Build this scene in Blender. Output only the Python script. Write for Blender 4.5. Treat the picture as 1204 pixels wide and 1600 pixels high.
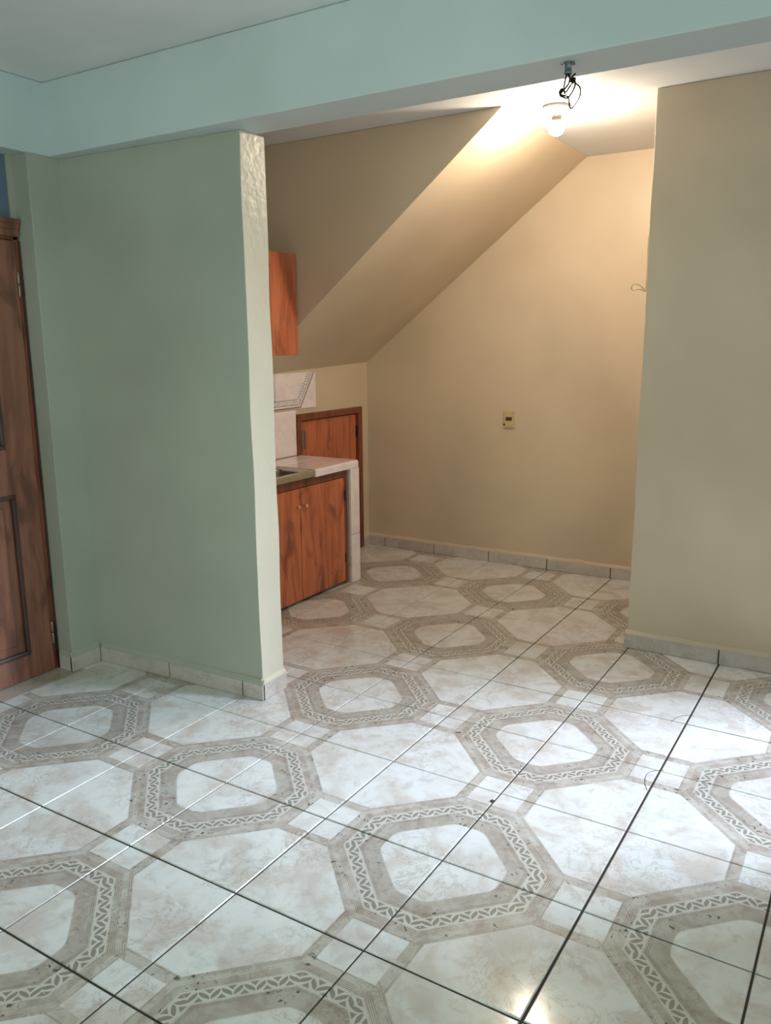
import bpy, bmesh, math, random
from mathutils import Matrix, Vector
for o in list(bpy.data.objects): bpy.data.objects.remove(o)
random.seed(7)
S = 0.45                      # one floor tile is 45 cm; coordinates below are in tiles
C = bpy.context.scene.collection
scn = bpy.context.scene

# ---------------------------------------------------------------- camera
cam_d = bpy.data.cameras.new('camera'); cam = bpy.data.objects.new('camera', cam_d); C.objects.link(cam)
w = Vector((1.7277000, 0.4827, -0.4051))
CAMPOS = Vector((7.34776615, -2.5039046, 3.53102048))
W2C = Matrix.Rotation(w.length, 3, w.normalized())
right, down, fwd = W2C[0], W2C[1], W2C[2]
M = Matrix((right, -down, -fwd)).transposed().to_4x4()
M.translation = CAMPOS * S
cam.matrix_world = M
cam_d.sensor_fit = 'VERTICAL'; cam_d.sensor_height = 24; cam_d.lens = 24 * 1275.0 / 1600
cam_d.clip_start = 0.05
scn.camera = cam

# ---------------------------------------------------------------- world, exposure, daylight
scn.view_settings.view_transform = 'Standard'; scn.view_settings.look = 'None'
scn.view_settings.gamma = 1; scn.view_settings.use_curve_mapping = False
scn.view_settings.exposure = 0.0
world = bpy.data.worlds.new('world'); scn.world = world; world.use_nodes = True
world.node_tree.nodes['Background'].inputs[0].default_value = (0.75, 0.87, 1, 1)
world.node_tree.nodes['Background'].inputs[1].default_value = 0.45

def area(name, loc, target, sx, sy, power, col, spread=180):
    d = bpy.data.lights.new(name, 'AREA'); d.shape = 'RECTANGLE'; d.size = sx * S; d.size_y = sy * S
    d.energy = power; d.color = col; d.spread = math.radians(spread)
    o = bpy.data.objects.new(name, d); C.objects.link(o)
    o.location = Vector(loc) * S
    o.rotation_euler = (Vector(target) - Vector(loc)).to_track_quat('-Z', 'Y').to_euler()
    return o
EAST = 8.7
area('daylight_side_opening', (16.6, 9.9, 8.8), (6.0, 3.2, 0.4), 3.6, 8.5, 1300, (0.70, 0.81, 1.0))
area('daylight_side_window', (10.4, -1.3, 4.3), (1.0, 4.6, 1.6), 4.2, 3.4, 50, (0.72, 1.0, 0.90))
area('daylight_rear_window', (3.2, -6.6, 3.6), (3.4, 2.0, 3.0), 4.6, 4.0, 28, (0.80, 1.0, 0.80))

# ---------------------------------------------------------------- node expressions
class NB:
    def __init__(s, name, rough=0.5, spec=0.5):
        s.m = bpy.data.materials.new(name); s.m.use_nodes = True; s.t = s.m.node_tree
        s.b = s.t.nodes['Principled BSDF']; s.set('Roughness', rough); s.set('Specular IOR Level', spec)
    def set(s, k, v):
        i = s.b.inputs[k]
        if isinstance(v, X): s.t.links.new(v.s, i)
        elif isinstance(v, bpy.types.NodeSocket): s.t.links.new(v, i)
        else: i.default_value = v
    def node(s, t, **kw):
        n = s.t.nodes.new(t)
        for k, v in kw.items(): setattr(n, k, v)
        return n
    def link(s, a, b): s.t.links.new(a.s if isinstance(a, X) else a, b)
    def math(s, op, *a, clamp=False):
        n = s.node('ShaderNodeMath', operation=op); n.use_clamp = clamp
        for i, v in enumerate(a):
            if isinstance(v, X): s.t.links.new(v.s, n.inputs[i])
            else: n.inputs[i].default_value = v
        return X(s, n.outputs[0])
    def pos(s):
        g = s.node('ShaderNodeNewGeometry'); return g.outputs['Position']
    def obj(s):
        g = s.node('ShaderNodeTexCoord'); return g.outputs['Object']
    def scaled(s, vec, sc, off=(0, 0, 0)):
        n = s.node('ShaderNodeMapping'); s.t.links.new(vec, n.inputs[0]); n.inputs['Scale'].default_value = sc; n.inputs['Location'].default_value = off
        return n.outputs[0]
    def noise(s, vec, scale, detail=4, rough=0.5, dist=0.0):
        n = s.node('ShaderNodeTexNoise'); s.link(vec, n.inputs['Vector']); n.inputs['Scale'].default_value = scale
        n.inputs['Detail'].default_value = detail; n.inputs['Roughness'].default_value = rough; n.inputs['Distortion'].default_value = dist
        return X(s, n.outputs['Fac'])
    def ramp(s, f, lo, hi):      # smoothstep
        n = s.node('ShaderNodeMapRange', interpolation_type='SMOOTHSTEP'); s.link(f, n.inputs[0])
        n.inputs[1].default_value = lo; n.inputs[2].default_value = hi
        return X(s, n.outputs[0])
    def mix(s, f, a, b, mode='MIX'):
        n = s.node('ShaderNodeMix', data_type='RGBA', blend_type=mode)
        for v, i in ((f, 0), (a, 6), (b, 7)):
            if isinstance(v, X): s.t.links.new(v.s, n.inputs[i])
            elif isinstance(v, bpy.types.NodeSocket): s.t.links.new(v, n.inputs[i])
            else: n.inputs[i].default_value = v if i == 0 else col(v)
        return n.outputs[2]
    def bump(s, h, strength, dist=0.01):
        n = s.node('ShaderNodeBump'); s.link(h, n.inputs['Height']); n.inputs['Strength'].default_value = strength; n.inputs['Distance'].default_value = dist
        s.t.links.new(n.outputs[0], s.b.inputs['Normal'])
class X:
    def __init__(s, nb, sock): s.n = nb; s.s = sock
    def __add__(s, o): return s.n.math('ADD', s, o)
    __radd__ = __add__
    def __sub__(s, o): return s.n.math('SUBTRACT', s, o)
    def __rsub__(s, o): return s.n.math('SUBTRACT', o, s)
    def __mul__(s, o): return s.n.math('MULTIPLY', s, o)
    __rmul__ = __mul__
    def __gt__(s, o): return s.n.math('GREATER_THAN', s, o)
    def __lt__(s, o): return s.n.math('LESS_THAN', s, o)
    def abs(s): return s.n.math('ABSOLUTE', s)
    def max(s, o): return s.n.math('MAXIMUM', s, o)
    def min(s, o): return s.n.math('MINIMUM', s, o)
    def mod(s, o): return s.n.math('FLOORED_MODULO', s, o)
def lin(c):
    c /= 255.0
    return c / 12.92 if c <= 0.04045 else ((c + 0.055) / 1.055) ** 2.4
def col(c): return (lin(c[0]), lin(c[1]), lin(c[2]), 1)

# ---------------------------------------------------------------- materials
def paint(name, c, rough=0.5, bump=0.12, dirt=0.0, coarse=3.0):
    n = NB(name, rough, 0.45); p = n.pos()
    big = n.noise(p, 1.3, 3)
    fine = n.noise(p, 60, 3, 0.6); mid = n.noise(p, coarse * 3, 3, 0.5)
    c2 = tuple(v * 0.94 for v in c)
    n.set('Base Color', n.mix(n.ramp(big, .35, .7), c, c2))
    n.bump(fine * 0.15 + mid, bump, 0.01)
    return n.m
M_WALL = paint('khaki_wall_paint', (212, 194, 168), 0.42)
M_GREEN = paint('pale_green_wall_paint', (176, 180, 166), 0.42)
M_PLASTER = paint('uneven_khaki_plaster', (212, 204, 184), 0.33, 0.35, coarse=9)
M_CEIL = paint('white_ceiling_paint', (232, 234, 234), 0.6, 0.12)
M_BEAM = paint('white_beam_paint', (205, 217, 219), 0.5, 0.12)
M_BLUE = paint('slate_blue_paint', (104, 122, 142), 0.5)
def plain(name, c, rough=0.4, metal=0.0, spec=0.5):
    n = NB(name, rough, spec); n.set('Base Color', col(c)); n.set('Metallic', metal); return n.m
M_GROUT = plain('dark_grout', (62, 54, 48), 0.9)
M_DARK = plain('dark_gap', (30, 22, 18), 0.8)
M_STEEL = plain('brushed_steel', (205, 202, 196), 0.26, 1.0)
M_HINGE = plain('worn_steel_hinge', (150, 140, 125), 0.45, 0.8)
M_BRASS = plain('pale_brass', (214, 172, 120), 0.35, 0.35)
M_PORC = plain('white_porcelain', (215, 208, 198), 0.3)
M_IVORY = plain('ivory_plastic', (205, 180, 135), 0.35)
M_SOCK = plain('brown_socket_plastic', (92, 62, 36), 0.4)
M_ZINC = plain('zinc_plated_steel', (120, 130, 130), 0.4, 0.7)
M_WIRE = plain('dark_wire_sheath', (30, 20, 16), 0.75, 0.0, 0.2)
M_CABLE = plain('cream_cable_sheath', (212, 190, 146), 0.4)
M_PVC = plain('white_window_frame', (225, 225, 222), 0.4)

def marble(n, p, light, warm, dark, sc=1.0):
    a = n.noise(p, 6 * sc, 6, 0.62, 0.5); b = n.noise(p, 11 * sc, 6, 0.7, 0.7); a2 = n.noise(n.scaled(p, (1, 1, 1), (9, 4, 2)), 17 * sc, 5, 0.65, 0.6)
    c = n.mix(n.ramp(a, .40, .68) * 0.8, light, warm)
    c = n.mix(n.ramp(a2, .50, .75) * 0.35, c, dark)
    vein = n.ramp((b - 0.5).abs(), .03, .0)
    patch = n.ramp(n.noise(p, 3.1 * sc, 2), .45, .62)
    return n.mix(vein * patch * 0.45, c, dark), a
def ceramic(name, light, warm, dark, rough=0.12, sc=1.0):
    n = NB(name, rough); c, a = marble(n, n.pos(), light, warm, dark, sc); n.set('Base Color', c)
    n.bump(n.noise(n.pos(), 7, 2), 0.05, 0.01); return n.m
M_SKIRT = ceramic('grey_marbled_skirting_tile', (200, 192, 186), (184, 170, 160), (150, 132, 120), 0.2)
M_WHITE = ceramic('white_marbled_ceramic', (244, 232, 232), (234, 220, 220), (206, 188, 186), 0.07)
M_SILL = ceramic('beige_floor_strip', (182, 172, 160), (166, 154, 142), (130, 116, 104), 0.2)

def floor_material():
    n = NB('printed_octagon_floor_tile', 0.13); p = n.pos()
    sep = n.node('ShaderNodeSeparateXYZ'); n.link(p, sep.inputs[0])
    u = X(n, sep.outputs[0]) * (1 / S); v = X(n, sep.outputs[1]) * (1 / S)
    dx = (u.mod(2.0) - 1.0).abs(); dy = ((v + 1.0).mod(2.0) - 1.0).abs()
    s = dx + dy; m = dx.max(dy)
    diag = (s * 0.775) > m
    dD = (s * 0.775).max(m)
    E = 0.004
    dI = n.math('SMOOTH_MAX', s * 0.80, m, 0.07)
    inner = n.ramp(dI, .444 + .008, .444 - .008)
    mp = 1.0 - dx.min(dy)                               # distance from the plain octagon's centre along the axes
    P = n.ramp(s, 1.065 - E, 1.065 + E) * n.ramp(mp, .71 + E, .71 - E)
    S1 = n.ramp(dx, .205 + E, .205 - E) * n.ramp(dy, .805 - E, .805 + E)
    S2 = n.ramp(dy, .205 + E, .205 - E) * n.ramp(dx, .805 - E, .805 + E)
    light = inner.max(P).max(S1).max(S2)
    # lace band
    tdiag = (dx - dy) * 0.7071; tax = dx.min(dy)
    t = diag * tdiag + (1.0 - diag) * tax
    per = 0.126
    tau = (t * (1 / per) + 20.0).mod(1.0)
    z = (tau * 2.0 - 1.0).abs()
    h = (dD - .583) * (1 / .107)
    h2 = (h - 0.5) * 1.25 + 0.5
    q = (h2 - z).abs()
    tri = n.ramp(q, .55, .62) * n.ramp((h - 0.5).abs(), .43, .38)
    w_ = 1.0 - ((h - 0.5) * 2.9) * ((h - 0.5) * 2.9)
    lens = n.ramp(w_ * 0.33 - q, .0, .05)
    inlace = n.ramp(dD, .583 - E, .583 + E) * n.ramp(dD, .690 + E, .690 - E)
    hole = tri.max(lens) * inlace
    # fine engraved line bands
    wv = n.math('SINE', dD * (6.2832 / .0135) + n.noise(p, 12, 2) * 1.0)
    inl = n.ramp(dD, .692, .696) * n.ramp(dD, .750, .744)
    brk = n.ramp(n.noise(p, 14, 3), .36, .55)
    lines = n.ramp(wv, .1, .7) * inl * brk
    wv2 = n.ramp((s - 1.047).abs(), .006, .002) .max(n.ramp((dD - .565).abs(), .005, .002)).max(n.ramp((dD - .552).abs(), .004, .001)).max(n.ramp((mp - .722).abs(), .005, .001) * n.ramp(s, 1.05, 1.06)).max(n.ramp((dD - .797).abs(), .004, .001) * n.ramp(s, 1.04, 1.03))
    edge = wv2 * n.ramp(n.noise(p, 18, 3), .34, .5) * (1.0 - light)
    lightc, a = marble(n, p, (220, 222, 222), (196, 186, 178), (158, 142, 130))
    bandc, b = marble(n, n.scaled(p, (1, 1, 1), (3, 1, 0)), (192, 188, 181), (166, 153, 142), (112, 100, 92), 2.2)
    # dark green flecks in the band
    vp = n.scaled(p, (1, 1, 1), (0, 0, 0))
    fl = n.noise(p, 62, 2, 0.5, 0.6); clump = n.noise(n.scaled(p, (1, 1, 1), (7, 2, 0)), 11, 2)
    fleck = n.ramp(fl, .60, .66) * n.ramp(clump, .52, .60) * (1.0 - light) * (1.0 - inlace)
    c = n.mix(light, bandc, lightc)
    darkoct = n.ramp(dI, .446, .456) * n.ramp(dD, .583, .575)
    c = n.mix(darkoct * 0.28, c, (140, 132, 122))
    c = n.mix(inlace * 0.7, c, (206, 204, 198))
    c = n.mix(hole * 0.9, c, (134, 129, 120))
    c = n.mix(lines * 0.75, c, (128, 108, 92))
    c = n.mix(edge * 0.55, c, (124, 110, 98))
    c = n.mix(fleck * 0.9, c, (66, 76, 74))
    n.set('Base Color', c)
    n.set('Roughness', (1.0 - light) * 0.10 + n.noise(p, 25, 4) * 0.10 + 0.06)
    n.bump(n.noise(p, 5, 2) * 0.5 + (inlace - hole) * 0.06 + lines * 0.08 + n.noise(p, 45, 3) * 0.02, 0.10, 0.01)
    return n.m
M_FLOOR = floor_material()

def wood(name, light, dark, deep, rough=0.3, sc=1.0):
    n = NB(name, rough); p = n.pos()
    a = n.noise(n.scaled(p, (9 * sc, 9 * sc, 0.9 * sc)), 1.6, 5, 0.6, 1.5)
    b = n.noise(n.scaled(p, (60, 60, 2.2)), 1.5, 4, 0.6)
    k = n.noise(n.scaled(p, (3, 3, 1.4), (2, 5, 1)), 2.4, 3, 0.5, 1.0)
    c = n.mix(n.ramp(a, .36, .66), light, dark)
    c = n.mix(n.ramp(k, .50, .72) * 0.75, c, deep)
    c = n.mix(n.ramp(b, .45, .75) * 0.15, c, deep)
    n.set('Base Color', c); n.bump(b, 0.04, 0.005); n.set('Coat Weight', 0.25); n.set('Coat Roughness', 0.15)
    return n.m
M_CAB = wood('varnished_cedar', (200, 116, 78), (168, 88, 58), (112, 54, 38))
M_CABF = wood('varnished_cedar_frame', (136, 74, 48), (108, 54, 36), (72, 34, 24))
M_DOOR = wood('dark_varnished_door_wood', (150, 98, 78), (124, 78, 62), (86, 54, 46), 0.35)
M_MOULD = wood('dark_door_moulding', (84, 58, 54), (66, 44, 42), (44, 30, 30), 0.35)

# ---------------------------------------------------------------- mesh helpers (tile units)
class MB:
    def __init__(s): s.v = []; s.f = []; s.sm = []
    def box(s, x0, x1, y0, y1, z0, z1):
        b = len(s.v)
        s.v += [(x, y, z) for z in (z0, z1) for x, y in ((x0, y0), (x1, y0), (x1, y1), (x0, y1))]
        s.f += [tuple(b + i for i in q) for q in ((3, 2, 1, 0), (4, 5, 6, 7), (0, 1, 5, 4), (1, 2, 6, 5), (2, 3, 7, 6), (3, 0, 4, 7))]; s.sm += [0] * 6
        return s
    def prism(s, pts, lo, hi, axis='z'):       # polygon extruded along an axis
        def mk(a, b, c): return {'z': (a, b, c), 'y': (a, c, b), 'x': (c, a, b)}[axis]
        n = len(pts); b = len(s.v)
        s.v += [mk(a, c, lo) for a, c in pts] + [mk(a, c, hi) for a, c in pts]
        s.f += [tuple(b + i for i in reversed(range(n))), tuple(b + n + i for i in range(n))]
        s.f += [(b + i, b + (i + 1) % n, b + n + (i + 1) % n, b + n + i) for i in range(n)]; s.sm += [0] * (n + 2)
        return s
    def loft(s, rings, cap=True, smooth=1, close=True):
        b = len(s.v); n = len(rings[0])
        for r in rings: s.v += [tuple(q) for q in r]
        for i in range(len(rings) - 1):
            for j in range(n if close else n - 1):
                k = (j + 1) % n
                s.f.append((b + i * n + j, b + i * n + k, b + (i + 1) * n + k, b + (i + 1) * n + j)); s.sm.append(smooth)
        if cap:
            s.f += [tuple(b + j for j in reversed(range(n))), tuple(b + (len(rings) - 1) * n + j for j in range(n))]; s.sm += [0, 0]
        return s
    def lathe(s, cx, cy, prof, n=32, axis='z', c3=0):
        rings = []
        for r, z in prof:
            ring = []
            for j in range(n):
                a = 2 * math.pi * j / n; ca, sa = r * math.cos(a), r * math.sin(a)
                ring.append((cx + ca, cy + sa, z) if axis == 'z' else (z, cx + ca, cy + sa))
            rings.append(ring)
        return s.loft(rings)
    def tube(s, pts, r, n=8):
        P = [Vector(p) for p in pts]; rings = []
        up = Vector((0.31, 0.17, 0.93))
        for i, p in enumerate(P):
            d = (P[min(i + 1, len(P) - 1)] - P[max(i - 1, 0)]).normalized()
            a = d.cross(up).normalized(); b2 = d.cross(a)
            rings.append([p + (a * math.cos(2 * math.pi * j / n) + b2 * math.sin(2 * math.pi * j / n)) * r for j in range(n)])
        return s.loft(rings)
    def mesh(s, name, mat, org=(0, 0, 0)):
        me = bpy.data.meshes.new(name)
        me.from_pydata([((x - org[0]) * S, (y - org[1]) * S, (z - org[2]) * S) for x, y, z in s.v], [], s.f)
        for p, k in zip(me.polygons, s.sm): p.use_smooth = bool(k)
        me.materials.append(mat); me.validate()
        bm = bmesh.new(); bm.from_mesh(me); bmesh.ops.recalc_face_normals(bm, faces=bm.faces); bm.to_mesh(me); bm.free()
        return me
    def build(s, name, mat, parent=None, org=(0, 0, 0), bevel=0, seg=2):
        """org = world position (tiles) of the new object's origin; parents sit at their own origin"""
        o = bpy.data.objects.new(name, s.mesh(name, mat, org)); C.objects.link(o)
        if bevel:
            md = o.modifiers.new('bevel', 'BEVEL'); md.width = bevel * S; md.segments = seg; md.limit_method = 'ANGLE'; md.angle_limit = math.radians(40)
        place(o, parent, org); return o
ORG = {}
def place(o, parent, org):
    base = Vector((0, 0, 0))
    if parent is not None: o.parent = parent; base = ORG[parent.name]
    o.location = (Vector(org) - base) * S; ORG[o.name] = Vector(org)
def empty(name, org, parent=None):
    o = bpy.data.objects.new(name, None); C.objects.link(o); o.empty_display_size = 0.05; place(o, parent, org); return o
def tag(o, label, cat=None, group=None, kind=None):
    o['label'] = label
    if cat: o['category'] = cat
    if group: o['group'] = group
    if kind: o['kind'] = kind
    return o
def piece(name, mesh, mat_parent, org):
    o = bpy.data.objects.new(name, mesh); C.objects.link(o); place(o, mat_parent, org); return o
def smooth_path(pts, k=6):
    P = [Vector(p) for p in pts]; out = []
    for i in range(len(P) - 1):
        a, b, c, d = P[max(i - 1, 0)], P[i], P[i + 1], P[min(i + 2, len(P) - 1)]
        for j in range(k):
            t = j / k
            out.append(0.5 * ((2 * b) + (c - a) * t + (2 * a - 5 * b + 4 * c - d) * t * t + (3 * b - a - 3 * c + d) * t ** 3))
    out.append(P[-1]); return out

ZC = 6.06        # ceiling
ZB = 5.375       # underside of the beams
SOUTH = -5.2
# ================================================================ SETTING
# ---- floor: grout bed + one object per tile
fl = MB()
fl.box(-0.95, EAST + .3, SOUTH - .3, 6.9, -0.25, -0.011)
fl.box(-0.75, 5.3, 6.9, 9.8, -0.25, -0.011)
floor = fl.build('floor', M_GROUT, None)
tag(floor, 'glossy ceramic tile floor printed with grey octagon and lace bands, dark grout', kind='structure')
gx = {0: .013, 1: .009, 2: .011, 3: .012, 4: .014, 5: .012, 6: .017, 7: .014}
gy = {0: .016, 1: .016, 2: .013, 3: .008, 4: .007, 5: .012, 6: .007, 7: .007, 8: .009, 9: .01}
def tile_mb(x0, x1, y0, y1, z1=0.0, zb=-0.03, bv=0.007):
    m = MB()
    def ring(i, z): return [(x0 + i, y0 + i, z), (x1 - i, y0 + i, z), (x1 - i, y1 - i, z), (x0 + i, y1 - i, z)]
    m.loft([ring(0, zb), ring(0, z1 - bv * 0.8), ring(bv * 0.4, z1 - bv * 0.25), ring(bv, z1)], smooth=0)
    return m
cache = {}
def floor_tile(i, j, x0, x1, y0, y1, mat):
    cx, cy = (x0 + x1) / 2, (y0 + y1) / 2
    key = (round(x1 - x0, 4), round(y1 - y0, 4), mat.name)
    if key not in cache: cache[key] = tile_mb(x0, x1, y0, y1).mesh('tile', mat, (cx, cy, 0))
    rr = random.Random(i * 31 + j * 7)
    o = piece('tile', cache[key], floor, (cx, cy, -0.0015 * rr.random()))
    o.rotation_euler = (rr.uniform(-1, 1) * .0012, rr.uniform(-1, 1) * .0012, 0)
for i in range(-1, 9):
    for j in range(-6, 10):
        x0, x1 = i + gx.get(i, .012) / 2, i + 1 - gx.get(i + 1, .012) / 2
        y0, y1 = j + gy.get(j, .012) / 2, j + 1 - gy.get(j + 1, .01) / 2
        mat = M_FLOOR
        xl = -0.355 if j >= 3 else -0.62
        if x0 < xl: x0 = xl
        x1 = min(x1, EAST - .02)
        y0 = max(y0, SOUTH + .02)
        y1 = min(y1, 9.395 if i <= 4 else 6.70)
        if x1 - x0 < .03 or y1 - y0 < .03: continue
        if i == 4 and j >= 7: x1 = min(x1, 4.97)
        if i == -1 and j < 3: mat = M_SILL
        floor_tile(i, j, x0, x1, y0, y1, mat)

# ---- ceiling
ce = MB().box(-1.2, EAST + .4, SOUTH - .4, 9.9, ZC, ZC + .3).build('ceiling', M_CEIL)
tag(ce, 'flat white painted ceiling', kind='structure')
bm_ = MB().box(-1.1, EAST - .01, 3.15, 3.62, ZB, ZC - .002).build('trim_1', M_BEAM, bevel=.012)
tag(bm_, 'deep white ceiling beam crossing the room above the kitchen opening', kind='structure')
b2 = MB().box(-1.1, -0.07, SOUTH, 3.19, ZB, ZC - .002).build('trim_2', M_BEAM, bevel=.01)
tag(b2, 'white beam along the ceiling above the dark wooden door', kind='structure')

def wavy(pts, z0, z1, n, amp, seed):       # wall block whose edges wander like hand-laid plaster
    r = random.Random(seed); rings = []
    ph = [(r.uniform(0, 6.28), r.uniform(2.0, 4.0), r.uniform(5, 9)) for _ in pts]
    for k in range(n + 1):
        z = z0 + (z1 - z0) * k / n; ring = []
        for (x, y, mv), (p0, f1, f2) in zip(pts, ph):
            d = amp * mv * (math.sin(p0 + z * f1) + 0.5 * math.sin(p0 * 2 + z * f2))
            ring.append((x + d, y + d * 0.4, z))
        rings.append(ring)
    return MB().loft(rings, smooth=0)
# ---- left wall with the entrance door recess
pier = MB()
pier.box(-1.1, -0.07, 2.90, 3.5, 0, ZB)
tag(pier.build('wall_left', M_GREEN, bevel=.006), 'narrow green-grey wall pier beside the dark wooden door', kind='structure')
lw = MB(); lw.box(-1.1, -0.07, SOUTH, 0.55, 0, ZB)
tag(lw.build('wall_left_front', M_GREEN), 'green-grey wall on the near side of the entrance door', kind='structure')
ab = MB(); ab.box(-0.6, -0.33, 0.55, 2.90, 4.60, ZB)
tag(ab.build('wall_over_door', M_BLUE), 'slate blue wall panel above the entrance door', kind='structure')
tag(MB().box(-0.345, -0.315, 2.84, 2.90, 4.76, ZB).build('trim_3', M_GREEN), 'thin green-grey strip beside the slate blue panel', kind='structure')
# ---- partition between living room and kitchen
NX = 2.225
nib = wavy([(-0.4, 3.265, 0), (-.07, 3.28, 0), (NX, 3.392, 1), (NX, 3.735, 1), (-.4, 3.735, 0)], 0, ZB, 40, .0035, 3)
nibo = nib.build('wall_partition', M_GREEN, bevel=.007)
tag(nibo, 'green-grey partition wall ending in a pale plastered edge at the kitchen opening', kind='structure')
# paler end face, same plaster as the kitchen walls
nibo.data.materials.append(M_PLASTER)
for p in nibo.data.polygons:
    if p.normal.x > 0.7: p.material_index = 1
    if p.normal.y > 0.7: p.material_index = 1
# ---- wall to the right of the opening
rw = wavy([(4.975, 6.70, 1), (EAST + .3, 6.70, 0), (EAST + .3, 7.0, 0), (5.0, 7.0, 0)], 0, ZC - .002, 40, .003, 11)
tag(rw.build('wall_right', M_WALL, bevel=.007), 'tall khaki wall right of the kitchen opening', kind='structure')
tag(MB().box(5.0, 5.3, 7.0, 9.8, 0, ZC - .002).build('wall_kitchen_right', M_WALL), 'khaki side wall of the kitchen nook hidden behind the right wall', kind='structure')
tag(MB().box(-.75, 5.0, 9.41, 9.8, 0, ZC - .002).build('wall_back', M_WALL), 'khaki back wall of the kitchen nook lit by the bulb', kind='structure')
# kitchen left wall, with the hole for the under-stair hatch
kl = MB()
kl.box(-.75, -.37, 3.735, 7.43, 0, ZC - .002)
kl.box(-.75, -.37, 9.17, 9.41, 0, 3.3); kl.box(-.75, -.37, 7.43, 9.17, 2.43, 3.3); kl.box(-.75, -.60, 7.43, 9.17, 0, 2.43)
tag(kl.build('wall_kitchen_left', M_WALL), 'cream left wall of the kitchen nook around the low wooden hatch', kind='structure')
# underside of the staircase
st = MB()
f0, b0 = 6.42, 9.41
st.v = [(-.37, f0, 3.08), (3.385, f0, ZC - .002), (-.37, f0, ZC - .002), (-.37, b0, 3.20), (3.36, b0, ZC - .002), (-.37, b0, ZC - .002)]
st.f = [(0, 1, 2), (5, 4, 3), (0, 3, 4, 1), (1, 4, 5, 2), (2, 5, 3, 0)]; st.sm = [0] * 5
tag(st.build('wall_stair', M_WALL, bevel=.006), 'sloping underside and side of the staircase above the kitchen counter', kind='structure')
# ---- unseen sides of the room (daylight comes through their openings)
ea = MB()
ea.box(EAST, EAST + .3, SOUTH - .3, -2.6, 0, ZC); ea.box(EAST, EAST + .3, 1.2, 4.2, 0, ZC); ea.box(EAST, EAST + .3, -2.6, 1.2, 0, 2.3); ea.box(EAST, EAST + .3, -2.6, 1.2, 5.2, ZC); ea.box(EAST, EAST + .3, 4.2, 6.7, 5.6, ZC)
tag(ea.build('wall_east', M_WALL), 'khaki wall outside the frame with a tall glazed door opening', kind='structure')
so = MB()
so.box(-1.1, 0.8, SOUTH - .3, SOUTH, 0, ZC); so.box(5.6, EAST, SOUTH - .3, SOUTH, 0, ZC)
so.box(0.8, 5.6, SOUTH - .3, SOUTH, 0, 1.2); so.box(0.8, 5.6, SOUTH - .3, SOUTH, 5.8, ZC)
tag(so.build('wall_front', M_WALL), 'khaki wall behind the viewer with a wide window', kind='structure')
def wframe(name, pl, a0, a1, z0, z1, n, label, axis):
    r = empty(name, (pl, a0, z0) if axis == 'x' else (a0, pl, z0)); tag(r, label, kind='structure')
    def bar(p, q, u, v, nm='frame_bar'):
        m = MB()
        if axis == 'x': m.box(pl - .05, pl + .05, p, q, u, v)
        else: m.box(p, q, pl - .05, pl + .05, u, v)
        m.build(nm, M_PVC, r, tuple(ORG[r.name]))
    bar(a0, a1, z0, z0 + .09); bar(a0, a1, z1 - .09, z1)
    for k in range(n + 1):
        c = a0 + (a1 - a0 - .09) * k / n; bar(c, c + .09, z0 + .09, z1 - .09)
wframe('window_1', EAST + .15, 4.21, 6.69, 0.0, 5.59, 2, 'white framed glazed opening outside the frame on the right', 'x')
wframe('window_3', EAST + .15, -2.59, 1.19, 2.31, 5.19, 2, 'white framed high side window outside the frame near the viewer', 'x')
wframe('window_2', SOUTH - .15, 0.81, 5.59, 1.21, 5.79, 3, 'white framed wide window behind the viewer', 'y')

# ---- skirting: pieces cut from the floor tile, with a painted plaster lip on top
def skirt(name, label, p0, p1, inward, joints, z=.172, th=.03, mat=M_SKIRT, lip=M_GREEN, z0=0.001):
    """p0->p1 along the wall face, inward = direction into the room"""
    p0, p1 = Vector(p0), Vector(p1); L = (p1 - p0).length; d = (p1 - p0) / L; iv = Vector(inward).normalized()
    root = empty(name, (p0.x, p0.y, 0)); tag(root, label, kind='structure')
    edges = [0] + joints + [L]
    bed = MB(); q = [p0, p1, p1 + iv * th * .55, p0 + iv * th * .55]
    bed.prism([(a.x, a.y) for a in q], z0, z - .01); bed.build('grout_bed', M_GROUT, root, tuple(ORG[root.name]))
    lp = MB(); e0, e1 = p0, p1
    def ring(pt): return [(pt.x, pt.y, z - .004), ((pt + iv * th * .92).x, (pt + iv * th * .92).y, z - .004), ((pt + iv * th * .8).x, (pt + iv * th * .8).y, z + .012), (pt.x, pt.y, z + .045)]
    rings = []; n = max(2, int(L / .12))
    for k in range(n + 1):
        pt = p0 + d * L * k / n; r = ring(pt); jit = random.uniform(-.006, .006)
        r[2] = (r[2][0], r[2][1], r[2][2] + jit); r[3] = (r[3][0], r[3][1], r[3][2] + jit * 1.5); rings.append(r)
    lp.loft(rings, smooth=0); lp.build('plaster_lip', lip, root, tuple(ORG[root.name]))
    for a, b in zip(edges[:-1], edges[1:]):
        g = .007
        a2, b2_ = a + (g if a > 0 else 0), b - (g if b < L else 0)
        q = [p0 + d * a2, p0 + d * b2_, p0 + d * b2_ + iv * th, p0 + d * a2 + iv * th]
        MB().prism([(c.x, c.y) for c in q], z0, z - .006).build('tile', mat, root, tuple(ORG[root.name]), bevel=.004, seg=1)
    return root
skirt('baseboard_left', 'grey marbled skirting tiles along the green partition wall', (-.045, 3.284), (NX + .03, 3.39), (0, -1), [1.04, 2.04], lip=M_GREEN)
skirt('baseboard_pier', 'short marbled skirting tile at the foot of the pier beside the door', (-.07, 3.25), (-.07, 2.87), (1, 0), [], lip=M_GREEN)
skirt('baseboard_jamb', 'marbled skirting tile on the door side of the pier', (-.045, 2.90), (-.26, 2.90), (0, -1), [], lip=M_GREEN)
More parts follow.
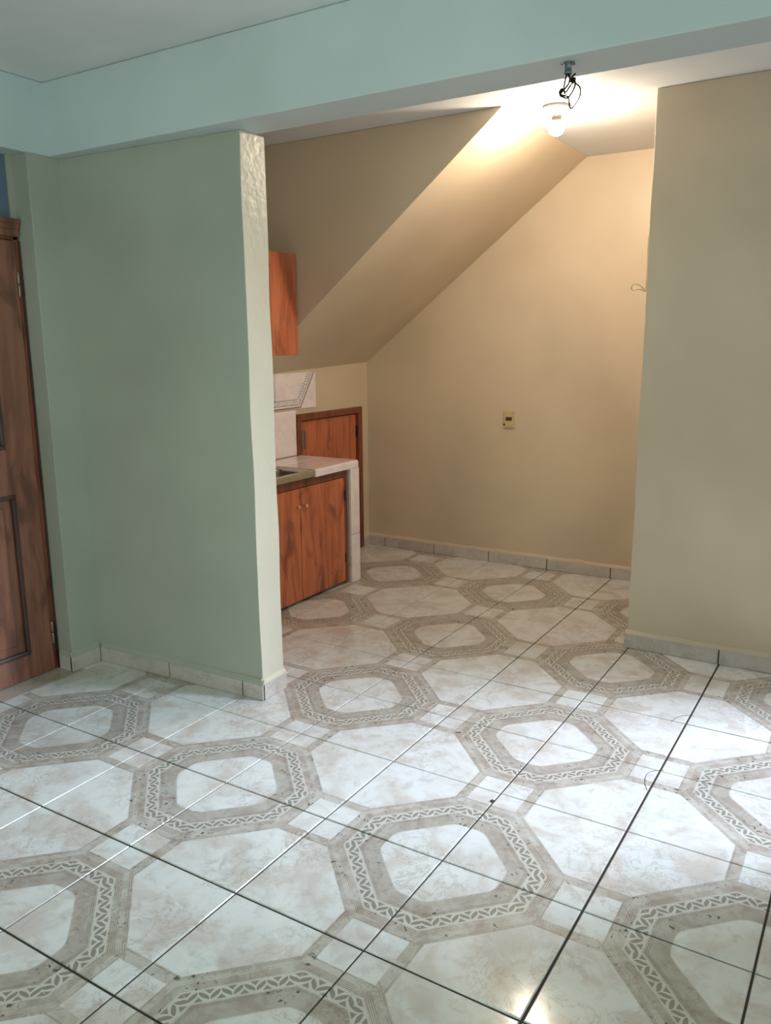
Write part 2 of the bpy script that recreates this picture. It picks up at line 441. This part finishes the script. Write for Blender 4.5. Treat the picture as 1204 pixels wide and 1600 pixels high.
skirt('baseboard_partition_end', 'pale skirting tile around the end of the partition wall', (NX, 3.375), (NX, 3.745), (1, 0), [], lip=M_PLASTER)
skirt('baseboard_right', 'pale marbled skirting tiles along the right wall', (4.955, 6.70), (EAST, 6.70), (0, -1), [1.035, 2.035, 3.035], lip=M_WALL)
skirt('baseboard_opening', 'grey edge skirting tile on the hidden side of the right wall', (4.97, 7.0), (4.97, 6.715), (-1, 0), [], lip=M_WALL)
skirt('baseboard_back', 'marbled skirting tiles along the kitchen back wall', (-.37, 9.41), (5.0, 9.41), (0, -1), [.35, 1.33, 2.34, 3.34, 4.35], lip=M_WALL)
skirt('baseboard_kitchen', 'short skirting tile between the low hatch and the kitchen corner', (-.37, 9.38), (-.37, 9.215), (1, 0), [], lip=M_WALL)

# ---- entrance door (dark, left edge of the picture)
D0 = (-.30, 2.87, 0)
d1 = empty('door_1', D0); tag(d1, 'dark varnished wooden panel door at the left edge of the picture', kind='structure')
DX = -.285
leaf = MB()
yl, yr, zt = 0.72, 2.815, 4.555
panels = [(1.00, 2.50, 2.49, 4.2), (1.00, 2.555, .27, 2.02)]
# leaf with recessed panels: stiles and rails as one mesh, panels set back
ys = [yl, 1.0, 2.50, yr]
leaf.box(-.40, DX, yl, 1.0, .01, zt); leaf.box(-.40, DX, 2.555, yr, .01, zt); leaf.box(-.40, DX, 1.0, 2.555, .01, .27)
leaf.box(-.40, DX, 1.0, 2.555, 2.02, 2.49); leaf.box(-.40, DX, 1.0, 2.555, 4.2, zt); leaf.box(-.40, DX, 2.50, 2.555, 2.49, 4.2)
lf = leaf.build('leaf', M_DOOR, d1, D0)
for (a, b, z0, z1) in panels:
    pn = MB().box(-.375, DX - .035, a, b, z0, z1)
    pn.box(-.375, DX - .022, a + .13, b - .13, z0 + .13, z1 - .13)
    pn.build('panel', M_DOOR, d1, D0, bevel=.012)
    mo = MB(); t = .045
    for (y0, y1, u0, u1) in ((a, b, z0, z0 + t), (a, b, z1 - t, z1), (a, a + t, z0 + t, z1 - t), (b - t, b, z0 + t, z1 - t)):
        mo.box(-.37, DX + .012, y0, y1, u0, u1)
    mo.build('moulding', M_MOULD, d1, D0, bevel=.01)
fr = MB(); fr.box(-.42, DX - .012, 2.822, 2.875, 0, 4.60); fr.box(-.42, DX - .012, .66, .715, 0, 4.60); fr.box(-.42, DX - .012, .66, 2.875, 4.563, 4.61)
fr.build('frame', M_CABF, d1, D0, bevel=.006)
hd = MB()
hd.prism([(-.40, 4.60), (DX + .01, 4.60), (DX + .01, 4.66), (DX + .028, 4.67), (DX + .028, 4.715), (DX + .045, 4.725), (DX + .045, 4.765), (-.40, 4.765)], .62, 2.88, 'y')
hd.build('head_moulding', M_DOOR, d1, D0, bevel=.004)
for (za, zb) in ((4.01, 4.26), (.30, .56)):
    h = MB()
    for q in range(2):
        zz = za + (zb - za) * q / 2
        h.lathe(DX + .004, 2.832, [(.010, zz + .004), (.013, zz + .01), (.013, zz + (zb - za) / 2 - .01), (.010, zz + (zb - za) / 2 - .004)], 12)
    h.build('hinge', M_HINGE, d1, D0)
# wood-stained edge where the frame meets the plaster
MB().box(-.32, DX - .005, 2.875, 2.897, 0, 4.56).build('frame_edge', M_MOULD, d1, D0)

# ---- low hatch under the stairs
H0 = (-.37, 8.3, 0)
d2 = empty('door_2', H0); tag(d2, 'low reddish wooden hatch door in the kitchen wall under the stairs', kind='structure')
f = MB(); X0, X1 = -.60, -.335
f.box(X0, X1, 7.39, 7.50, 0.005, 2.465); f.box(X0, X1, 9.09, 9.20, 0.005, 2.465); f.box(X0, X1, 7.50, 9.09, 2.36, 2.465)
f.build('frame', M_CABF, d2, H0, bevel=.008)
MB().box(-.45, -.385, 7.515, 9.065, .03, 2.345).build('leaf', M_CAB, d2, H0, bevel=.006)
hh = MB()
hh.box(-.386, -.374, 7.535, 7.625, 1.90, 2.20); hh.box(-.386, -.362, 7.535, 7.55, 1.90, 2.20); hh.box(-.386, -.362, 7.61, 7.625, 1.90, 2.20); hh.box(-.386, -.362, 7.55, 7.61, 2.185, 2.20); hh.box(-.386, -.362, 7.55, 7.61, 1.90, 1.915)
hh.build('flush_pull', M_HINGE, d2, H0)
for z in (.45, 1.95):
    MB().box(-.386, -.36, 9.055, 9.09, z, z + .2).build('hinge', M_DARK, d2, H0)

# ---- wall tiles behind the counter
WT = empty('trim_4', (-.37, 6.9, 1.84)); tag(WT, 'white marbled wall tiles with a printed ivy border behind the counter', kind='structure')
o4 = tuple(ORG['trim_4'])
for (y0, y1, z0, z1) in ((5.385, 6.375, 1.845, 2.535), (6.385, 7.375, 1.845, 2.535), (5.91, 6.895, 2.545, 3.09), (6.905, 7.90, 2.545, 3.09), (4.40, 5.375, 1.845, 2.535), (4.92, 5.90, 2.545, 3.09)):
    MB().box(-.369, -.345, y0, y1, z0, z1).build('tile', M_WHITE, WT, o4, bevel=.006)
# printed border on the upper wall tile: flat print as a thin strip, sprigs in the material
def border_material():
    n = NB('printed_ivy_border', 0.12); p = n.pos()
    a = n.noise(p, 75, 2, 0.5, 1.5); b = n.noise(n.scaled(p, (1, 1, 1), (3, 3, 3)), 120, 1)
    ink = (n.ramp((a - 0.5).abs(), .035, .015)).max(n.ramp(b, .66, .70))
    n.set('Base Color', n.mix(ink * 0.8, (236, 230, 230), (96, 86, 100))); return n.m
M_IVY = border_material()
M_MAUVE = plain('mauve_border_line', (150, 118, 124), 0.2)
M_DOT = plain('grey_border_ink', (120, 108, 116), 0.2)
def strip(pts_o, pts_i, x0, x1):
    m = MB()
    for k in range(len(pts_o) - 1):
        m.prism([pts_o[k], pts_o[k + 1], pts_i[k + 1], pts_i[k]], x0, x1, 'x')
    return m
outer = [(6.30, 2.553), (7.50, 2.560), (7.862, 3.09)]
def inset(k):      # parallel line, k tiles inside the border's outer edge
    return [(6.30, 2.553 + k), (7.50 - k * .62, 2.560 + k), (7.862 - k * 1.18, 3.09)]
strip(inset(.0), inset(.022), -.3455, -.3425).build('border_line', M_MAUVE, WT, o4)
strip(inset(.022), inset(.048), -.3455, -.3430).build('border_band', M_WHITE, WT, o4)
strip(inset(.048), inset(.056), -.3455, -.3427).build('border_line', M_DOT, WT, o4)
strip(inset(.056), inset(.118), -.3455, -.3430).build('border_band', M_IVY, WT, o4)
dots = MB()
i0 = inset(.130)
for a, b in zip(i0[:-1], i0[1:]):
    L = math.dist(a, b); n = int(L / .042)
    for k in range(n):
        t = (k + .3) / n; u = (a[0] + (b[0] - a[0]) * t, a[1] + (b[1] - a[1]) * t)
        dots.prism([(u[0] - .010, u[1] - .008), (u[0] + .010, u[1] - .008), (u[0] + .010, u[1] + .008), (u[0] - .010, u[1] + .008)], -.3455, -.3427, 'x')
do = dots.build('border_dots', M_DOT, WT, o4); do['kind'] = 'stuff'

# ================================================================ KITCHEN THINGS
# ---- tiled worktop with its tiled end leg
K0 = (.2, 7.34, 0)
wt = empty('tiled_worktop', K0)
tag(wt, 'white marbled tile worktop with rounded front edge and tiled leg, over wooden base cabinet', 'worktop')
ZT = 1.84
sl = MB(); sl.box(-.325, .70, 6.40, 7.42, 1.755, 1.825); sl.box(-.325, .08, 3.76, 6.40, 1.755, 1.825)
sl.box(-.325, .70, 7.26, 7.42, 0.003, 1.755); sl.build('slab', M_SKIRT, wt, K0)
def bull(y0, y1):     # front tile with a rounded nose, profile in x-z
    r = .035; pts = [(.088, ZT - .015), (.088, ZT), (.74 - r, ZT)]
    pts += [(.74 - r + r * math.sin(a), ZT - r + r * math.cos(a)) for a in (math.radians(t) for t in (15, 30, 45, 60, 75, 90))]
    pts += [(.74, ZT - .11), (.705, ZT - .11), (.705, ZT - .015)]
    return MB().prism(pts, y0, y1, 'y')
bull(6.385, 7.44).build('front_tile', M_WHITE, wt, K0, bevel=.012)
for (y0, y1) in ((6.39, 7.44), (5.40, 6.38), (4.41, 5.39), (3.76, 4.40)):
    MB().box(-.325, .082, y0, y1, ZT - .015, ZT).build('tile', M_WHITE, wt, K0, bevel=.004)
for (z0, z1) in ((.745, 1.728), (.004, .738)):
    MB().box(.70, .742, 7.225, 7.45, z0, z1).build('leg_tile', M_WHITE, wt, K0, bevel=.006)
MB().box(.60, .70, 7.235, 7.26, .004, 1.72).build('leg_side', M_ZINC if False else M_SKIRT, wt, K0)

# ---- stainless sink
SK = (.4, 5.4, 1.84)
sk = empty('kitchen_sink', SK); tag(sk, 'stainless steel inset sink with folded front lip, beside the white tile worktop', 'sink')
def rrect(x0, x1, y0, y1, r, z, n=6):
    out = []
    for cx, cy, a0 in ((x1 - r, y1 - r, 0), (x0 + r, y1 - r, 90), (x0 + r, y0 + r, 180), (x1 - r, y0 + r, 270)):
        for k in range(n):
            a = math.radians(a0 + 90 * k / (n - 1)); out.append((cx + r * math.cos(a), cy + r * math.sin(a), z))
    return out
zs = ZT - .022
bs = MB()
bs.loft([rrect(.095, .728, 4.1, 6.375, .004, zs - .075), rrect(.095, .735, 4.1, 6.378, .006, zs + .0), rrect(.095, .732, 4.1, 6.376, .006, zs + .022),
         rrect(.115, .715, 4.12, 6.355, .02, zs + .024), rrect(.125, .70, 4.13, 6.345, .02, zs + .008),
         rrect(.165, .635, 5.20, 6.27, .10, zs + .006), rrect(.175, .625, 5.21, 6.26, .10, zs - .015)], cap=False, smooth=1)
bs.build('rim', M_STEEL, sk, SK)
M_BOWL = plain('shaded_basin_steel', (112, 106, 100), 0.45, 0.8)  # darker, rougher copy of the sink steel; the basin's shade is in its colour
MB().loft([rrect(.175, .625, 5.21, 6.26, .10, zs - .015), rrect(.20, .60, 5.26, 6.20, .10, zs - .33), rrect(.26, .54, 5.36, 6.08, .09, zs - .37), rrect(.36, .42, 5.66, 5.74, .02, zs - .378)], cap=False).build('basin', M_BOWL, sk, SK)
MB().lathe(.39, 5.7, [(.001, zs - .376), (.05, zs - .376), (.052, zs - .37), (.03, zs - .372), (.001, zs - .373)], 20).build('drain', M_ZINC, sk, SK)
# ---- base cabinet
B0 = (.2, 5.6, 0)
bc = empty('base_cabinet', B0); tag(bc, 'reddish varnished wooden base cabinet with flat doors below the white worktop', 'cabinet')
CX = .668
body = MB(); body.box(-.33, .60, 3.80, 7.22, .14, 1.20); body.box(-.30, .59, 3.82, 7.20, .004, .14); body.box(-.33, .05, 3.80, 7.22, 1.20, 1.74); body.box(.60, .63, 3.80, 7.22, .10, 1.60)
body.build('body', M_DARK, bc, B0)
fr = MB(); fr.box(.56, CX, 3.80, 7.225, 1.618, 1.735); fr.box(.56, CX, 7.155, 7.225, .02, 1.618); fr.box(.56, .645, 3.80, 7.155, .03, .085)
fr.build('frame', M_CABF, bc, B0, bevel=.005)
for k, (y0, y1) in enumerate(((6.112, 7.148), (5.075, 6.100), (4.02, 5.063))):
    dd = MB().box(.632, CX + .004, y0, y1, .055, 1.61).build('door', M_CAB, bc, B0, bevel=.005)
    ky = y0 + .07 if k == 0 else (y1 - .075 if k == 1 else y0 + .08)
    ORG[dd.name] = Vector(B0)
    MB().lathe(ky, 1.365, [(.012, CX), (.010, CX + .025), (.020, CX + .038), (.026, CX + .050), (.022, CX + .062), (.004, CX + .067)], 16, 'x').build('knob', M_BRASS, dd, B0)
    for z in (.33, 1.27):
        if k == 0: MB().box(CX - .01, CX + .010, y1 - .004, y1 + .016, z, z + .15).build('hinge', M_DARK, dd, B0)
# ---- wall cabinet
U0 = (.05, 6.0, 3.37)
uc = empty('wall_cabinet', U0); tag(uc, 'reddish varnished wooden wall cabinet hanging beside the partition wall, above the worktop', 'cabinet')
UX = .49
MB().box(-.365, UX - .03, 4.30, 6.40, 3.385, 4.66).build('body', M_CABF, uc, U0, bevel=.004)
for (y0, y1) in ((5.38, 6.405), (4.34, 5.37)):
    MB().box(UX - .03, UX, y0, y1, 3.372, 4.675).build('door', M_CAB, uc, U0, bevel=.005)
MB().prism([(5.80, 3.385), (5.88, 3.385), (5.80, 3.30)], .25, UX - .05, 'x').build('bracket', M_CABF, uc, U0)

# ================================================================ ELECTRICAL THINGS
# ---- bulb in a porcelain ceiling holder
LX, LY = 3.885, 6.76
L0 = (LX, LY, ZC)
lh = empty('ceiling_lamp_holder', L0); tag(lh, 'white round porcelain lamp holder on the kitchen ceiling', 'lamp holder')
MB().lathe(LX, LY, [(.145, ZC - .001), (.152, ZC - .012), (.150, ZC - .030), (.138, ZC - .040), (.085, ZC - .046), (.074, ZC - .060)], 48).build('base', M_PORC, lh, L0)
MB().lathe(LX, LY, [(.072, ZC - .046), (.062, ZC - .075), (.056, ZC - .082), (.056, ZC - .128), (.050, ZC - .130)], 40).build('socket', M_PORC, lh, L0)
lb = empty('light_bulb', (LX, LY, ZC - .2)); tag(lb, 'lit round white light bulb glowing in the kitchen ceiling holder', 'light bulb')
n = NB('lit_bulb_glass', 0.3)
n.set('Base Color', (1, 1, 1, 1)); n.set('Emission Color', (1.0, 0.83, 0.64, 1)); n.set('Emission Strength', 720)
M_BULB = n.m
zc = ZC - .218
globe_r = .088
gl = [(.066, zc + .052)]
for k in range(13):
    a = math.radians(34 - (34 + 90) * k / 12); gl.append((max(.0008, globe_r * math.cos(a)), zc + globe_r * math.sin(a)))
MB().lathe(LX, LY, gl, 40).build('globe', M_BULB, lb, (LX, LY, ZC - .2))
MB().lathe(LX, LY, [(.044, ZC - .118), (.046, ZC - .140), (.056, zc + .071), (.0745, zc + .052), (.066, zc + .0505)], 32).build('collar', M_PORC, lb, (LX, LY, ZC - .2))

# ---- conduit connector and loose wires under the beam
CXx, CY = 5.255, 3.285
c0 = (CXx, CY, ZB)
cc = empty('conduit_connector', c0); tag(cc, 'grey metal conduit connector screwed into the underside of the beam', 'connector')
b = MB().lathe(CXx, CY, [(.030, ZB - .0005), (.031, ZB - .008), (.023, ZB - .010), (.0225, ZB - .058), (.026, ZB - .060), (.026, ZB - .074), (.020, ZB - .075), (.018, ZB - .050)], 20)
b.build('body', M_ZINC, cc, c0)
MB().lathe(CXx, CY, [(.0, ZB - .072), (.019, ZB - .072), (.019, ZB - .078), (.0, ZB - .078)], 16).build('grommet', M_DARK, cc, c0)
m = MB(); m.box(CXx + .018, CXx + .045, CY - .006, CY + .006, ZB - .020, ZB - .006); m.tube([(CXx + .036, CY - .02, ZB - .013), (CXx + .036, CY + .02, ZB - .013)], .006)
m.build('screw', M_ZINC, cc, c0)
MB().lathe(CXx - .05, CY + .012, [(.006, ZB - .0005), (.006, ZB - .006)], 10).build('plug', M_ZINC, cc, c0)
rx, ry = .871, .539         # image-right direction on the plan, used only to lay out the loops
def W(pts, r, name):
    P = [(CXx + a * rx, CY + a * ry * .6 + d, ZB + z) for a, z, d in pts]
    return MB().tube(smooth_path(P), r, 6).build(name, M_WIRE, wr, c0)
wr = empty('loose_wires', c0); tag(wr, 'tangle of loose dark electric wires hanging from the beam near the bulb', 'wire')
W([(-.004, -.06, 0), (-.02, -.11, .004), (-.028, -.16, .006), (-.012, -.185, .0), (.02, -.15, -.006), (.045, -.12, 0), (.05, -.10, .008), (.02, -.098, .012), (.01, -.115, .006), (.046, -.13, -.004)], .0054, 'wire')
W([(.006, -.06, 0), (.014, -.10, -.004), (.01, -.135, -.008), (-.02, -.165, .0), (-.055, -.20, .004), (-.03, -.215, .008), (.0, -.222, .004), (.035, -.19, -.004), (.055, -.15, -.008), (.05, -.115, -.004), (.02, -.10, .004), (.05, -.07, .010)], .006, 'wire')
W([(.0, -.06, 0), (.012, -.10, .004), (.045, -.125, .008), (.085, -.16, .008), (.09, -.21, .004), (.068, -.255, 0), (.04, -.288, -.002), (.022, -.285, -.002), (.012, -.24, 0), (.004, -.215, .002), (-.03, -.205, .0), (-.058, -.19, -.004), (-.04, -.165, -.008), (-.02, -.175, -.006)], .0054, 'wire')
W([(-.02, -.165, 0), (-.045, -.172, .004), (-.06, -.19, .008), (-.04, -.21, .004), (-.018, -.2, 0), (-.03, -.17, -.004)], .005, 'wire')

# ---- socket outlet on the back wall
q0 = (2.272, 9.41, 2.33)
ot = empty('wall_outlet', q0); tag(ot, 'small beige rectangular power outlet on the kitchen back wall', 'outlet')
MB().box(2.178, 2.366, 9.388, 9.409, 2.198, 2.462).build('plate', M_IVORY, ot, q0, bevel=.008)
MB().box(2.225, 2.33, 9.380, 9.389, 2.225, 2.437).build('insert', M_IVORY, ot, q0, bevel=.004)
so_ = MB(); so_.box(2.228, 2.328, 9.374, 9.381, 2.315, 2.372); so_.build('socket', M_SOCK, ot, q0, bevel=.003)
ss = MB(); ss.box(2.247, 2.262, 9.372, 9.3745, 2.333, 2.352); ss.box(2.293, 2.308, 9.372, 9.3745, 2.333, 2.352); ss.build('slot', M_DARK, ot, q0)
sw = MB(); sw.box(2.186, 2.216, 9.3845, 9.389, 2.235, 2.265); sw.build('screw', M_SOCK, ot, q0)

# ---- thin cable on the hidden side of the right wall, its end curling into view
e0 = (4.955, 6.80, 4.05)
cb = MB()
cb.tube(smooth_path([(4.958, 6.75, 4.62), (4.958, 6.75, 4.45), (4.962, 6.755, 4.3), (4.960, 6.76, 4.12), (4.955, 6.765, 4.055), (4.925, 6.76, 4.085), (4.87, 6.75, 4.125), (4.825, 6.74, 4.125), (4.805, 6.74, 4.09), (4.82, 6.75, 4.065), (4.86, 6.76, 4.075), (4.90, 6.765, 4.07), (4.95, 6.77, 4.045)]), .0075, 8)
cbo = cb.build('cable', M_CABLE, None, e0); tag(cbo, 'thin cream cable curling out from the edge of the right wall', 'cable')

# ---- small things lying on the floor
g = MB(); rg = []
for k in range(20):
    a = 2 * math.pi * k / 20; ring = []
    for j in range(8):
        bq = 2 * math.pi * j / 8; rr = .013 + .0045 * math.cos(bq)
        ring.append((4.994 + rr * math.cos(a), 2.858 + rr * math.sin(a), .0045 + .0045 * math.sin(bq)))
    rg.append(ring)
rg.append(rg[0]); g.loft(rg, cap=False)
tag(g.build('metal_ring', M_DARK, None, (4.994, 2.858, 0)), 'tiny dark ring lying on the grout line in the middle of the floor', 'ring')
M_THREAD = plain('dark_thread', (92, 78, 68), 0.7)
t1 = MB().tube(smooth_path([(6.03, 4.02, .003), (5.99, 4.0, .004), (5.93, 3.92, .003), (5.93, 3.80, .003), (5.96, 3.70, .004), (6.01, 3.60, .003)]), .0018, 5)
tag(t1.build('loose_thread', M_THREAD, None, (5.95, 3.8, 0)), 'curved thread on the white tiles in the brightest patch of floor', 'thread')
t2 = MB().tube(smooth_path([(5.88, 4.96, .003), (5.885, 5.03, .004), (5.915, 5.12, .003), (5.97, 5.18, .003), (6.03, 5.20, .003)]), .0018, 5)
tag(t2.build('loose_thread', M_THREAD, None, (5.95, 5.1, 0)), 'short thread on the floor nearest to the right wall', 'thread')
